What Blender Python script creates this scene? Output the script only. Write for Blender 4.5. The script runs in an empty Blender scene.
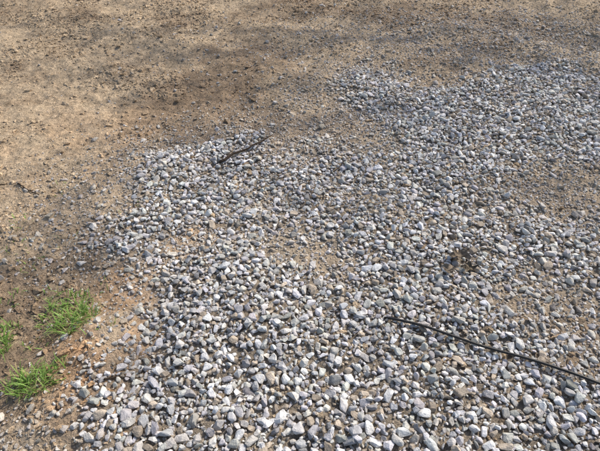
import bpy, bmesh, math, random
import numpy as np
from mathutils import Vector, Matrix
rng = np.random.default_rng(7); random.seed(7)
H=1.5; PITCH=math.radians(42); F=471.0
def gp(u,v):
    a=(u-300)/F; b=(225.5-v)/F
    z=-math.sin(PITCH)+b*math.cos(PITCH); y=math.cos(PITCH)+b*math.sin(PITCH)
    t=-H/z
    return (a*t, y*t)
# ---------------------------------------------------------------- noise
def vnoise(x,y,seed):
    T=np.random.default_rng(seed).random((256,256))
    xi=np.floor(x).astype(int); yi=np.floor(y).astype(int)
    fx=x-xi; fy=y-yi
    fx=fx*fx*fx*(fx*(fx*6-15)+10); fy=fy*fy*fy*(fy*(fy*6-15)+10)
    a=T[xi%256,yi%256]; b=T[(xi+1)%256,yi%256]; c=T[xi%256,(yi+1)%256]; d=T[(xi+1)%256,(yi+1)%256]
    return (a*(1-fx)+b*fx)*(1-fy)+(c*(1-fx)+d*fx)*fy
def fbm(x,y,scale,octv,seed,gain=0.5):
    s=0;amp=1;tot=0
    for i in range(octv):
        ca,sa=math.cos(i*0.7+0.3),math.sin(i*0.7+0.3)
        xx=(x*ca-y*sa)*scale*(2**i)+17.3*i; yy=(x*sa+y*ca)*scale*(2**i)+9.1*i
        s=s+amp*vnoise(xx,yy,seed+i); tot+=amp; amp*=gain
    return s/tot
def sstep(a,b,x):
    t=np.clip((x-a)/(b-a),0,1); return t*t*(3-2*t)
def polysd(px,py,poly):
    inside=np.zeros(px.shape,bool); d=np.full(px.shape,1e9)
    n=len(poly)
    for i in range(n):
        x1,y1=poly[i]; x2,y2=poly[(i+1)%n]
        ex,ey=x2-x1,y2-y1
        t=np.clip(((px-x1)*ex+(py-y1)*ey)/(ex*ex+ey*ey+1e-12),0,1)
        d=np.minimum(d,np.hypot(px-x1-t*ex,py-y1-t*ey))
        c=((y1>py)!=(y2>py))&(px<(x2-x1)*(py-y1)/((y2-y1) if abs(y2-y1)>1e-9 else 1e-9)+x1)
        inside^=c
    return np.where(inside,d,-d)
G1=[gp(*p) for p in [(368,66),(385,70),(402,80),(418,88),(470,82),(520,66),(560,66),(640,80),(760,130),(760,520),(95,520),(120,440),(135,400),(182,368),(160,330),(150,300),(128,268),(120,235),(135,200),(138,170),(150,150),(200,140),(265,122),(300,100),(335,80)]]
def blob(x,y,u,v,rx,ry,rot=0):
    cx,cy=gp(u,v); dx=x-cx; dy=y-cy
    c,s=math.cos(rot),math.sin(rot)
    return np.exp(-(((dx*c+dy*s)/rx)**2+((-dx*s+dy*c)/ry)**2))
def coarse(x,y):
    w=0.22
    wx=x+w*(fbm(x,y,3.0,5,11,.6)-.5)*2; wy=y+w*(fbm(x,y,3.0,5,31,.6)-.5)*2
    sd=polysd(wx,wy,G1)
    far=sstep(1.6,2.6,y); near=1-sstep(.9,1.5,y)
    m=sstep(-0.28,0.28,sd)
    m=m-0.8*blob(x,y,320,262,.26,.15,-.3)-0.9*blob(x,y,575,190,.80,.28,0)-0.5*blob(x,y,350,205,.30,.13,.3)
    m=m-0.8*blob(x,y,185,245,.15,.12)-0.85*blob(x,y,575,330,.25,.38)-0.55*blob(x,y,330,130,.50,.25,.3)
    m=m-0.8*blob(x,y,300,118,.22,.15)-0.7*blob(x,y,505,300,.09,.10)-0.4*blob(x,y,385,165,.18,.14)
    m=m-0.7*blob(x,y,455,268,.07,.06)-.4*blob(x,y,480,140,.25,.12)-.3*blob(x,y,240,200,.3,.2)
    m=m+(fbm(x,y,2.8,5,51,.58)-.5)*(1.2+1.3*far-.6*near)*np.clip(m*1.5,0,1)-.17*far
    m=m+0.3*blob(x,y,230,400,.5,.5)+.35*blob(x,y,435,190,.3,.22)+.4*blob(x,y,385,85,.24,.18)+.25*blob(x,y,540,120,.6,.25)+.2*blob(x,y,190,190,.3,.2)+.3*blob(x,y,430,105,.3,.2)+.2*blob(x,y,290,165,.4,.2)
    m=m+.25*near*sstep(-.1,.15,sd)
    return np.clip(m,0,1)
def fine(x,y):
    sd=polysd(x+.3*(fbm(x,y,2,3,71)-.5),y+.3*(fbm(x,y,2,3,75)-.5),G1)
    m=sstep(-0.6,0.2,sd)
    cx,cy=gp(530,45)
    m=np.maximum(m,0.9*np.exp(-(((x-cx)/2.0)**2+((y-cy)/1.0)**2)))
    m=np.maximum(m,0.75*blob(x,y,85,210,.35,.5))
    m=np.maximum(m,0.75*blob(x,y,120,420,.3,.2))
    m=np.maximum(m,0.9*blob(x,y,20,440,.18,.12))
    return np.clip(m,0,1)
def height(x,y):
    h=0.10*(fbm(x,y,0.45,3,101)-.5)
    near=np.exp(-((x/12)**2+((y-3)/12)**2))
    c=coarse(x,y)
    h=h+near*(0.06*(fbm(x,y,1.6,3,111)-.5)+0.036*(fbm(x,y,7,4,121,.6)-.5)+0.022*(fbm(x,y,24,4,131,.7)-.5))
    h=h+0.012*c
    h=h+0.07*blob(x,y,95,350,.16,.16)-0.03*blob(x,y,150,345,.07,.22)+0.03*blob(x,y,60,420,.2,.1)
    r=(x*0.50+y*0.86)
    h=h+near*0.015*np.sin(r*9+2*fbm(x,y,1.2,2,141))*sstep(2.6,3.6,y)
    return h
# ---------------------------------------------------------------- materials
def newmat(name):
    m=bpy.data.materials.new(name); m.use_nodes=True
    nt=m.node_tree; nt.nodes.clear()
    out=nt.nodes.new('ShaderNodeOutputMaterial'); b=nt.nodes.new('ShaderNodeBsdfPrincipled')
    nt.links.new(b.outputs[0],out.inputs[0]); b.inputs['Specular IOR Level'].default_value=.3
    return m,nt,b
def noise_node(nt,scale,detail=6,rough=.6,coord=None):
    n=nt.nodes.new('ShaderNodeTexNoise'); n.inputs['Scale'].default_value=scale
    n.inputs['Detail'].default_value=detail; n.inputs['Roughness'].default_value=rough
    if coord: nt.links.new(coord,n.inputs['Vector'])
    return n
def attr_mat(name,n1=(60,.55,1.35),n2=(400,.75,1.2),bump=((150,.004),(500,.002)),rough=.9,spec=.25):
    m,nt,b=newmat(name); b.inputs['Roughness'].default_value=rough; b.inputs['Specular IOR Level'].default_value=spec
    at=nt.nodes.new('ShaderNodeAttribute'); at.attribute_name='Col'
    geo=nt.nodes.new('ShaderNodeNewGeometry'); pos=geo.outputs['Position']
    col=at.outputs['Color']
    for (s,lo,hi) in (n1,n2):
        n=noise_node(nt,s,2,.65,pos)
        mr=nt.nodes.new('ShaderNodeMapRange'); mr.inputs[1].default_value=.3; mr.inputs[2].default_value=.7
        mr.inputs[3].default_value=lo; mr.inputs[4].default_value=hi
        nt.links.new(n.outputs[0],mr.inputs[0])
        vm=nt.nodes.new('ShaderNodeVectorMath'); vm.operation='SCALE'
        nt.links.new(col,vm.inputs[0]); nt.links.new(mr.outputs[0],vm.inputs['Scale']); col=vm.outputs[0]
    nt.links.new(col,b.inputs['Base Color'])
    prev=None
    for (s,d) in bump:
        n=noise_node(nt,s,2,.65,pos); bp=nt.nodes.new('ShaderNodeBump'); bp.inputs['Strength'].default_value=1
        bp.inputs['Distance'].default_value=d
        nt.links.new(n.outputs[0],bp.inputs['Height'])
        if prev: nt.links.new(prev,bp.inputs['Normal'])
        prev=bp.outputs[0]
    nt.links.new(prev,b.inputs['Normal'])
    return m
# ---------------------------------------------------------------- mesh helper
def make_mesh(name,V,Fc,col=None,mat=None,smooth=False):
    me=bpy.data.meshes.new(name); V=np.ascontiguousarray(V,dtype=np.float32); Fc=np.ascontiguousarray(Fc,dtype=np.int32)
    k=Fc.shape[1]; me.vertices.add(len(V)); me.vertices.foreach_set('co',V.ravel())
    me.loops.add(Fc.size); me.loops.foreach_set('vertex_index',Fc.ravel())
    me.polygons.add(len(Fc)); me.polygons.foreach_set('loop_start',np.arange(0,Fc.size,k,dtype=np.int32))
    me.polygons.foreach_set('loop_total',np.full(len(Fc),k,dtype=np.int32))
    me.polygons.foreach_set('use_smooth',np.full(len(Fc),smooth,dtype=bool))
    me.update(calc_edges=True)
    if col is not None:
        a=me.attributes.new('Col','FLOAT_COLOR','POINT')
        c=np.ones((len(V),4),np.float32); c[:,:3]=col; a.data.foreach_set('color',c.ravel())
    ob=bpy.data.objects.new(name,me); bpy.context.scene.collection.objects.link(ob)
    if mat: me.materials.append(mat)
    return ob
# ---------------------------------------------------------------- ground
def axis(lo,hi,step,far):
    c=np.arange(lo,hi,step); g=[]; s=step;p=0
    while p<far: s*=1.35; p+=s; g.append(p)
    g=np.array(g); return np.concatenate([(lo-g)[::-1],c,c[-1]+g])
xs=axis(-4.0,4.2,.011,400); ys=axis(0.2,6.4,.011,400)
X,Y=np.meshgrid(xs,ys); x=X.ravel(); y=Y.ravel()
Z=height(x,y); C=coarse(x,y); Fi=fine(x,y)
nx=len(xs); ny=len(ys)
i=np.arange(nx-1)[None,:]+np.arange(ny-1)[:,None]*nx; i=i.ravel()
quads=np.stack([i,i+1,i+1+nx,i+nx],1)
def mix(a,b,t): return a*(1-t[:,None])+b*t[:,None]
def dirt_dapple_col(x,y):
    tan=np.array([.52,.405,.275]); dark=np.array([.31,.228,.152]); clay=np.array([.60,.37,.20]); grey=np.array([.37,.32,.26])
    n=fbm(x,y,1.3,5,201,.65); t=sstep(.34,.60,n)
    t=t-.4*blob(x,y,250,80,.9,.45,-.1)-.35*blob(x,y,430,55,.8,.3)-.6*blob(x,y,110,270,.25,.3)-.5*blob(x,y,30,300,.3,.3)+.35*blob(x,y,50,130,.8,.7)+.3*blob(x,y,200,15,1.0,.4)  # darker soil at left; dapple shade and sunlit patches painted into the tone
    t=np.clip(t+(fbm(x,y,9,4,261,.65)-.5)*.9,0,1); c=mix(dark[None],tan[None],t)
    n2=fbm(x,y,24,4,221,.7); c=c*(0.65+.7*n2)[:,None]
    cl=np.clip(1.3*blob(x,y,108,362,.16,.2)+.7*blob(x,y,190,245,.14,.12)+.7*blob(x,y,130,300,.14,.25)+.25*blob(x,y,60,150,.9,.6),0,1)*sstep(.25,.6,fbm(x,y,6,4,231,.6))
    c=mix(c,clay[None]*(.7+.6*n2)[:,None],cl)
    return c,grey
c,grey=dirt_dapple_col(x,y)
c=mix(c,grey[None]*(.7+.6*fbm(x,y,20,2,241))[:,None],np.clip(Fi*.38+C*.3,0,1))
c=mix(c,np.array([[.21,.175,.135]]),np.clip(C*1.3-.45,0,1)*.75)  # damp fines under dense gravel, with the shade of the gaps painted in
gm=attr_mat('soil',(55,.68,1.30),(330,.72,1.30),((28,.014),(110,.010),(380,.0036)),.95,.12)
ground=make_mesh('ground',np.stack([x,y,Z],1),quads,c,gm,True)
# ---------------------------------------------------------------- stone prototypes
def proto(npts,bev,seed,flat=1.0):
    r=random.Random(seed); bm=bmesh.new()
    for k in range(npts):
        v=Vector((r.gauss(0,1),r.gauss(0,1),r.gauss(0,1))).normalized()*r.uniform(.80,1.13)
        v=Vector([math.copysign(abs(t)**.8,t) for t in v])
        bm.verts.new(v)
    res=bmesh.ops.convex_hull(bm,input=bm.verts)
    for v in [v for v in bm.verts if not v.link_faces]: bm.verts.remove(v)
    bmesh.ops.dissolve_limit(bm,angle_limit=math.radians(12),verts=bm.verts,edges=bm.edges)
    if bev>0:
        bmesh.ops.bevel(bm,geom=list(bm.edges),offset=bev,segments=1,profile=.6,affect='EDGES',clamp_overlap=True)
    bmesh.ops.triangulate(bm,faces=bm.faces)
    bm.verts.index_update()
    V=np.array([v.co[:] for v in bm.verts]); Fc=np.array([[v.index for v in f.verts] for f in bm.faces])
    bm.free(); V-= (V.max(0)+V.min(0))/2; V/= (V.max(0)-V.min(0))/2
    if bev>0: V=V*(1+.045*np.random.default_rng(seed).normal(size=(len(V),1)).clip(-1.5,1.5))
    return V,Fc
BIG=[proto(random.choice([12,15,18,24]),.18,100+k) for k in range(70)]
SMALL=[proto(random.choice([8,9,10]),0,900+k) for k in range(20)]
def rotmats(n,tilt):
    a=rng.uniform(0,2*np.pi,n); ax=rng.uniform(0,2*np.pi,n); t=rng.normal(0,tilt,n)
    cz,sz=np.cos(a),np.sin(a); O=np.zeros(n); I=np.ones(n)
    Rz=np.stack([np.stack([cz,-sz,O],1),np.stack([sz,cz,O],1),np.stack([O,O,I],1)],1)
    ux,uy=np.cos(ax),np.sin(ax); c,s=np.cos(t),np.sin(t); k=1-c
    Rt=np.stack([np.stack([c+ux*ux*k,ux*uy*k,uy*s],1),np.stack([ux*uy*k,c+uy*uy*k,-ux*s],1),np.stack([-uy*s,ux*s,c],1)],1)
    return Rt@Rz
def build_stones(name,P,x,y,r,zoff,col,mat,tilt=.45,dust=.5,dustcol=(.38,.30,.21),flat=(.5,.8)):
    n=len(x); h=height(x,y)
    sc=np.stack([r*rng.uniform(.95,1.45,n),r*rng.uniform(.65,1.0,n),r*rng.uniform(flat[0],flat[1],n)],1)
    R=rotmats(n,tilt); pid=rng.integers(0,len(P),n)
    VV=[];FF=[];CC=[];off=0
    dc=np.array(dustcol)
    for k,(V,Fc) in enumerate(P):
        idx=np.where(pid==k)[0]
        if len(idx)==0: continue
        W=V[None]*sc[idx][:,None,:]; W=np.einsum('nij,nvj->nvi',R[idx],W)
        rel=W[:,:,2]/(r[idx][:,None]*.6)
        W[:,:,0]+=x[idx][:,None]; W[:,:,1]+=y[idx][:,None]; W[:,:,2]+=(h[idx]+zoff[idx])[:,None]
        cc=np.repeat(col[idx][:,None,:],V.shape[0],1)
        d=(np.clip(.25-rel*.75,0,1)*dust)[:,:,None]
        cc=cc*(1-d)+dc*d
        m=len(idx); nv=V.shape[0]
        FF.append((Fc[None]+(np.arange(m)*nv)[:,None,None]+off).reshape(-1,3)); off+=m*nv
        VV.append(W.reshape(-1,3)); CC.append(cc.reshape(-1,3))
    return make_mesh(name,np.concatenate(VV),np.concatenate(FF),np.concatenate(CC),mat)
def darts(n,rfun,prob,box,k=.8,grid=None,cell=.05):
    x=rng.uniform(box[0],box[1],n); y=rng.uniform(box[2],box[3],n)
    keep=rng.random(n)<prob(x,y); x=x[keep];y=y[keep]; r=rfun(len(x))
    o=np.argsort(-r); x,y,r=x[o],y[o],r[o]
    if grid is None: grid={}
    sel=[]
    for j in range(len(x)):
        px,py,pr=float(x[j]),float(y[j]),float(r[j]); gx,gy=int(px//cell),int(py//cell); ok=True
        for ax in (gx-1,gx,gx+1):
            for ay in (gy-1,gy,gy+1):
                for (qx,qy,qr) in grid.get((ax,ay),()):
                    d=(qr+pr)*k
                    if (qx-px)**2+(qy-py)**2<d*d: ok=False;break
                if not ok:break
            if not ok:break
        if ok:
            grid.setdefault((gx,gy),[]).append((px,py,pr)); sel.append(j)
    return x[sel],y[sel],r[sel],grid
def stonecol(n,tanf=.12):
    base=np.array([.575,.56,.545]); v=rng.normal(1,.22,n).clip(.45,1.5)
    c=base[None]*v[:,None]
    c[:,2]*=rng.uniform(.92,1.08,n); c[:,0]*=rng.uniform(.95,1.04,n)
    t=rng.random(n)<tanf; c[t]=np.array([.52,.44,.35])*rng.uniform(.6,1.25,(t.sum(),1))
    w=rng.random(n)<.07; c[w]=np.array([.77,.76,.74])
    return np.clip(c,0,.79)
sm=attr_mat('limestone',(45,.74,1.20),(350,.80,1.16),((90,.004),(400,.0016)),.9,.18)
box=(-3.7,3.9,.3,6.0)
def pbig(x,y):
    return np.clip(coarse(x,y)*1.3-.14,0,1)**1.2+.035*fine(x,y)+.10*blob(x,y,540,45,1.8,.7)+.07*blob(x,y,120,400,.2,.2)+.05*blob(x,y,100,220,.3,.4)
X1,Y1,R1,g=darts(165000,lambda n:np.clip(rng.lognormal(math.log(.0094),.31,n),.005,.0185),pbig,box,.76)
X2,Y2,R2,g=darts(140000,lambda n:rng.uniform(.0038,.0075,n),lambda x,y:np.clip(coarse(x,y)*.75+fine(x,y)**2*.5,0,1),box,.76,g)
ax=np.concatenate([X1,X2]); ay=np.concatenate([Y1,Y2]); ar=np.concatenate([R1,R2])
cz=coarse(ax,ay)
zo=ar*.22+np.concatenate([rng.uniform(.0,.010,len(X1)),rng.uniform(-.001,.005,len(X2))])*cz
col=stonecol(len(ax))
t=np.clip(.8-cz,0,1)*.6; col=col*(1-t[:,None])+np.array([.44,.365,.275])*t[:,None]*rng.uniform(.7,1.2,(len(ax),1))
build_stones('gravel',BIG,ax,ay,ar,zo,col,sm,.5,.5)
# grit + under layer
n=90000; x=rng.uniform(box[0],box[1],n); y=rng.uniform(box[2],box[3],n); k=rng.random(n)<coarse(x,y)**1.5*.7
x,y=x[k],y[k]; r=rng.uniform(.005,.010,len(x)); c0=stonecol(len(x),.3)*.8
n=230000; x3=rng.uniform(box[0],box[1],n); y3=rng.uniform(box[2],box[3],n); k=rng.random(n)<fine(x3,y3)*(.85-.5*coarse(x3,y3)); x3,y3=x3[k],y3[k]
r3=np.clip(rng.lognormal(math.log(.0038),.38,len(x3)),.002,.010)
col=np.concatenate([c0,stonecol(len(x3),.3)])
x=np.concatenate([x,x3]); y=np.concatenate([y,y3]); r=np.concatenate([r,r3]); n=len(x)
t=rng.uniform(.1,.8,n)*np.clip(1.2-coarse(x,y)*.9,0,1); col=col*(1-t[:,None])+np.array([.42,.335,.24])*t[:,None]
build_stones('fine_gravel',SMALL,x,y,r,r*.28,col,sm,.5,.3)
print('stones',len(X1),len(X2),n)
# soil clods
n=220000; x=rng.uniform(box[0],box[1],n); y=rng.uniform(box[2],box[3],n)
pr=(1-.7*fine(x,y))*(sstep(.38,.64,fbm(x,y,2.2,4,301,.6))*.9+.12); k=rng.random(n)<pr; x,y=x[k],y[k]; n=len(x)
r=np.clip(rng.lognormal(math.log(.0042),.58,n),.002,.020); col,_=dirt_dapple_col(x,y); col=col*rng.uniform(.95,1.4,(n,1))
build_stones('soil_clods',SMALL,x,y,r,r*.08,col,gm,.5,.0,flat=(.45,.8))
def gz(x,y): return float(height(np.array([x]),np.array([y]))[0])
# ---------------------------------------------------------------- grass
def grass(name,centres,seed):
    r=random.Random(seed); V=[];Fc=[];C=[]
    for (cx,cy,rad,nb,L) in centres:
        for b in range(nb):
            a=r.uniform(0,6.283); d=rad*math.sqrt(r.random()); bx=cx+d*math.cos(a); by=cy+d*math.sin(a); bz=gz(bx,by)-.003
            l=L*r.uniform(.3,1.2); w=r.uniform(.0011,.0026); az=a+r.gauss(0,1.3); lean=r.uniform(.0,1.1); curl=r.uniform(.2,1.7)
            dx,dy=math.cos(az),math.sin(az); px,py=-dy,dx
            g=np.array([.32,.50,.12])*r.uniform(.6,1.35); 
            if r.random()<.15: g=np.array([.55,.50,.22])
            S=6; x0,y0,z0=bx,by,bz; th=math.pi/2-lean*.5; base=len(V)
            for s in range(S+1):
                t=s/S; ww=w*(1-t**2.2)+.0002
                V.append((x0-px*ww,y0-py*ww,z0)); V.append((x0+px*ww,y0+py*ww,z0+ww*.5)); C.append(g*(.7+.5*t)); C.append(g*(.7+.5*t))
                x0+=dx*math.cos(th)*l/S; y0+=dy*math.cos(th)*l/S; z0+=math.sin(th)*l/S; th-=curl/S*1.2
            for s in range(S): Fc.append((base+2*s,base+2*s+1,base+2*s+3,base+2*s+2))
    return make_mesh(name,np.array(V),np.array(Fc),np.clip(np.array(C),0,1),grm,True)
grm=bpy.data.materials.new('grass_blade'); grm.use_nodes=True; nt=grm.node_tree; nt.nodes.clear()
o=nt.nodes.new('ShaderNodeOutputMaterial'); b=nt.nodes.new('ShaderNodeBsdfPrincipled'); tr=nt.nodes.new('ShaderNodeBsdfTranslucent'); mx=nt.nodes.new('ShaderNodeMixShader'); at=nt.nodes.new('ShaderNodeAttribute'); at.attribute_name='Col'
b.inputs['Roughness'].default_value=.5; mx.inputs[0].default_value=.45
nt.links.new(at.outputs['Color'],b.inputs['Base Color']); nt.links.new(at.outputs['Color'],tr.inputs['Color']); nt.links.new(b.outputs[0],mx.inputs[1]); nt.links.new(tr.outputs[0],mx.inputs[2]); nt.links.new(mx.outputs[0],o.inputs[0])
def G(u,v,rad,n,L): 
    a,b=gp(u,v); return (a,b,rad,n,L)
grass('grass_tuft',[G(75,330,.065,130,.062),G(56,320,.06,70,.056),G(90,324,.05,60,.055),G(82,307,.05,50,.048),G(64,304,.05,40,.045)],1)
grass('grass_tuft',[G(40,388,.055,130,.06),G(22,392,.045,70,.055),G(60,380,.045,50,.05)],2)
grass('grass_tuft',[G(3,348,.05,80,.065),G(-15,338,.05,70,.065),G(8,334,.045,40,.05)],3)
grass('grass_sprigs',[G(u,v,.06,n,.034) for (u,v,n) in [(50,295,20),(30,265,14),(20,222,16),(60,190,12),(110,345,7),(40,350,16),(8,300,20),(70,240,8),(15,250,12),(100,290,7),(130,210,4)]],4)
# ---------------------------------------------------------------- cable
def tube(name,pts,radii,mat,seg=12,col=None):
    P=[Vector(p) for p in pts]; V=[];Fc=[]
    for i,p in enumerate(P):
        t=(P[min(i+1,len(P)-1)]-P[max(i-1,0)]).normalized(); s=t.cross(Vector((0,0,1))).normalized(); u=s.cross(t)
        for k in range(seg):
            a=2*math.pi*k/seg; V.append(p+(s*math.cos(a)+u*math.sin(a))*radii[i])
    n=len(P)
    for i in range(n-1):
        for k in range(seg): Fc.append((i*seg+k,i*seg+(k+1)%seg,(i+1)*seg+(k+1)%seg,(i+1)*seg+k))
    V.append(P[0]);V.append(P[-1])
    for k in range(seg):
        Fc.append((len(V)-2,(k+1)%seg,k)); Fc.append((len(V)-1,(n-1)*seg+k,(n-1)*seg+(k+1)%seg))
    me=bpy.data.meshes.new(name); me.from_pydata([v[:] for v in V],[],Fc)
    me.polygons.foreach_set('use_smooth',[True]*len(me.polygons)); me.materials.append(mat)
    ob=bpy.data.objects.new(name,me); bpy.context.scene.collection.objects.link(ob); return ob
cm,nt,b=newmat('black_rubber'); b.inputs['Roughness'].default_value=.48; b.inputs['Specular IOR Level'].default_value=.4
geo=nt.nodes.new('ShaderNodeNewGeometry'); nn=noise_node(nt,120,3,.7,geo.outputs['Position']); cr=nt.nodes.new('ShaderNodeValToRGB')
cr.color_ramp.elements[0].position=.5; cr.color_ramp.elements[0].color=(.014,.014,.015,1); cr.color_ramp.elements[1].position=.8; cr.color_ramp.elements[1].color=(.09,.075,.06,1)
nt.links.new(nn.outputs[0],cr.inputs[0]); nt.links.new(cr.outputs[0],b.inputs['Base Color'])
a0=np.array(gp(384,320)); a1=np.array(gp(604,391)); dv=a1-a0
pts=[];rad=[]
for k in range(80):
    t=k/79*2.2; p=a0+dv*t; perp=np.array([-dv[1],dv[0]])/np.hypot(*dv)
    p=p+perp*(.008*math.sin(t*3.1)+.003*math.sin(t*11)) - (perp*.12*max(0,t-1.05)**2)
    z=gz(*p)*.3+.7*gz(*(a0+dv*min(t,2)))+.028 - .025*max(0,1-t/.05)
    pts.append((p[0],p[1],z)); rad.append(.0052)
zz=np.array([p[2] for p in pts]); zz=np.convolve(np.pad(zz,6,mode='edge'),np.ones(13)/13,'valid'); zz[0]-=.006
pts=[(p[0],p[1],zz[i]) for i,p in enumerate(pts)]
tube('black_cable',pts,rad,cm)
# ---------------------------------------------------------------- twigs
wm=attr_mat('bark',(80,.6,1.4),(500,.7,1.3),((200,.004),(600,.002)),.9,.2)
wn=wm.node_tree
for nd in list(wn.nodes):
    if nd.type=='ATTRIBUTE': 
        rgb=wn.nodes.new('ShaderNodeRGB'); rgb.outputs[0].default_value=(.06,.043,.031,1)
        for l in list(nd.outputs['Color'].links): wn.links.new(rgb.outputs[0],l.to_socket)
def twig(u1,v1,u2,v2,r,seed,lift=.02):
    R=random.Random(seed); A=np.array(gp(u1,v1)); B=np.array(gp(u2,v2)); n=12; pts=[];rad=[]
    pp=np.array([-(B-A)[1],(B-A)[0]]); ph=R.uniform(0,6); zb=[gz(*(A+(B-A)*k/n)) for k in range(n+1)]
    c0,c1=np.polyfit(range(n+1),zb,1)
    for k in range(n+1):
        t=k/n; p=A+(B-A)*t+pp*(.03*math.sin(t*5+ph)+R.uniform(-.012,.012)); z=.6*(c0*k+c1)+.4*zb[k]; pts.append((p[0],p[1],z+lift+r)); rad.append(r*(1-.55*t)*R.uniform(.85,1.15))
    tube('twig',pts,rad,wm,8)
twig(222,167,271,138,.008,1,.019)
twig(108,388,142,381,.004,2,.004)
twig(18,186,40,196,.004,3,.002)
twig(330,317,372,319,.0025,4,.016)
twig(330,175,350,160,.003,5,.012)
# ---------------------------------------------------------------- dead leaves
lm=attr_mat('dead_leaf',(60,.6,1.4),(400,.8,1.2),((150,.002),(600,.001)),.8,.2)
def leaf(u,v,size,colr,seed,lift=.025):
    R=random.Random(seed); cx,cy=gp(u,v); z=gz(cx,cy)+lift; n=28; rings=6; V=[(cx,cy,z)];Fc=[];rot=R.uniform(0,6.28)
    for j in range(1,rings+1):
        for k in range(n):
            a=2*math.pi*k/n; lob=.66+.22*math.cos(a*5)+.12*math.cos(a)*1; rr=size*lob*j/rings
            X_=rr*math.cos(a+rot)*1.0; Y_=rr*math.sin(a+rot)*.8
            zz=.30*size*math.sin(X_/size*5+seed)*math.cos(Y_/size*4.3+seed*2)*j/rings+R.uniform(-.03,.03)*size+.25*size*(j/rings)**2
            V.append((cx+X_,cy+Y_,z+zz))
    for k in range(n): Fc.append((0,1+k,1+(k+1)%n))
    for j in range(rings-1):
        for k in range(n): Fc.append((1+j*n+k,1+(j+1)*n+k,1+(j+1)*n+(k+1)%n,1+j*n+(k+1)%n))
    me=bpy.data.meshes.new('dead_leaf'); me.from_pydata(V,[],Fc); me.materials.append(lm)
    at=me.attributes.new('Col','FLOAT_COLOR','POINT'); at.data.foreach_set('color',np.tile(np.array(list(colr)+[1.]),len(V)).astype(np.float32))
    ob=bpy.data.objects.new('dead_leaf',me); bpy.context.scene.collection.objects.link(ob)
leaf(457,261,.060,(.21,.17,.125),1,.026); leaf(447,275,.045,(.27,.22,.165),2,.026); leaf(468,272,.042,(.18,.145,.10),3,.026)
# ---------------------------------------------------------------- light
SAZ=math.radians(50); SEL=math.radians(42)   # azimuth measured from +Y toward +X
sd=Vector((math.sin(SAZ)*math.cos(SEL),math.cos(SAZ)*math.cos(SEL),math.sin(SEL)))
# ---------------------------------------------------------------- shade tree beyond the frame, on the sunny side
S=np.array(sd[:])
def shade(x,y):
    m=.0*x
    for (u,v,rx,ry,w) in [(250,60,1.1,.5,.85),(410,45,1.0,.3,.85),(540,60,.8,.3,.8),(310,115,.6,.3,.65),(70,28,.9,.25,.65),(140,120,.35,.45,.5),(570,190,.7,.3,.5),(40,265,.3,.3,.7),(150,335,.10,.2,.9),(350,210,.4,.2,.4),(300,-70,3,.8,.8),(740,100,.7,1.6,.8)]:
        m=m+w*blob(x,y,u,v,rx,ry,-.1)
    return np.clip(m,0,1)
n=60000; lx=rng.uniform(-4,6,n); ly=rng.uniform(.3,8,n); cl=fbm(lx*.45-ly*.12,ly*1.25,3.6,4,411,.6)
k=rng.random(n)<shade(lx,ly)*sstep(.40,.60,cl)*.60+.012; lx,ly=lx[k],ly[k]; n=len(lx)
Lh=4.6+2.2*fbm(lx,ly,.6,2,421)+rng.uniform(0,1.6,n)
cx=lx+S[0]/S[2]*Lh; cy=ly+S[1]/S[2]*Lh
a=rng.uniform(0,6.283,n); l=rng.uniform(.04,.07,n); wv=l*rng.uniform(.35,.5,n)
d1=np.stack([np.cos(a),np.sin(a),rng.uniform(-.5,.3,n)],1); d2=np.stack([-np.sin(a),np.cos(a),rng.uniform(-.6,.6,n)],1)
P0=np.stack([cx,cy,Lh],1)
LV=np.stack([P0-d1*l[:,None],P0-d2*wv[:,None]-d1*(l*.1)[:,None],P0+d1*l[:,None],P0+d2*wv[:,None]-d1*(l*.1)[:,None]],1).reshape(-1,3)
LF=np.arange(n*4).reshape(n,4)
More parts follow.
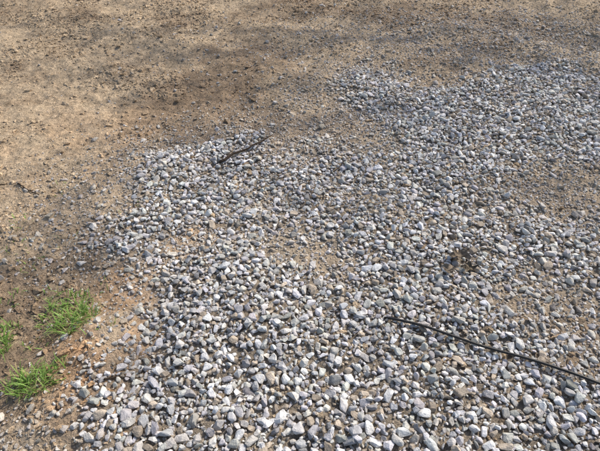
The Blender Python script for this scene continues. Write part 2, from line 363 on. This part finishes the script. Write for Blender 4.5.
lc=np.repeat(np.array([[.07,.11,.03]])*rng.uniform(.6,1.4,(n,1)),4,0)
crown=make_mesh('crown',LV,LF,lc,grm)
tc=np.array([cx.mean()+1.5,cy.max()-.2])
tb=[(tc[0]+.1*math.sin(k),tc[1]+.08*math.cos(k*1.3),-.1+k*.85) for k in range(8)]
tree=tube('oak_tree',tb,[.24-.02*k for k in range(8)],wm,14); crown.parent=tree
R=random.Random(5)
for k in range(22):
    j=R.randrange(n); e=P0[j]; s=tb[R.randrange(4,8)]; q=[]; zt=max(e[2],4.5)+.3
    for m_ in range(9):
        t=m_/8; q.append((s[0]+(e[0]-s[0])*t+.12*math.sin(t*7+k),s[1]+(e[1]-s[1])*t+.12*math.cos(t*6+k*2),s[2]+(zt-s[2])*(t**.7)))
    c_=tube('limb_%d'%k,q,[.03*(1-.88*m_/8) for m_ in range(9)],wm,8); c_.parent=tree
w=bpy.data.worlds.new('World'); bpy.context.scene.world=w; w.use_nodes=True; nt=w.node_tree; bg=nt.nodes['Background']
sky=nt.nodes.new('ShaderNodeTexSky'); sky.sky_type='NISHITA'; sky.sun_disc=False; sky.sun_elevation=SEL; sky.sun_rotation=SAZ; sky.dust_density=2.5
nt.links.new(sky.outputs[0],bg.inputs[0]); bg.inputs[1].default_value=.15
L=bpy.data.lights.new('sun','SUN'); L.energy=4.0; L.angle=math.radians(.8); L.color=(1,.93,.83)
lo=bpy.data.objects.new('sun',L); bpy.context.scene.collection.objects.link(lo); lo.rotation_euler=sd.to_track_quat('Z','Y').to_euler(); lo.location=(5,5,8)
# ---------------------------------------------------------------- camera
cd=bpy.data.cameras.new('camera'); cam=bpy.data.objects.new('camera',cd); bpy.context.scene.collection.objects.link(cam)
cd.sensor_width=36; cd.lens=36*F/600; cd.clip_end=2000; cd.clip_start=.02
cam.location=(0,0,H); cam.rotation_euler=(math.pi/2-PITCH,0,0); bpy.context.scene.camera=cam
vs=bpy.context.scene.view_settings; vs.view_transform='Standard'; vs.look='None'; vs.exposure=0
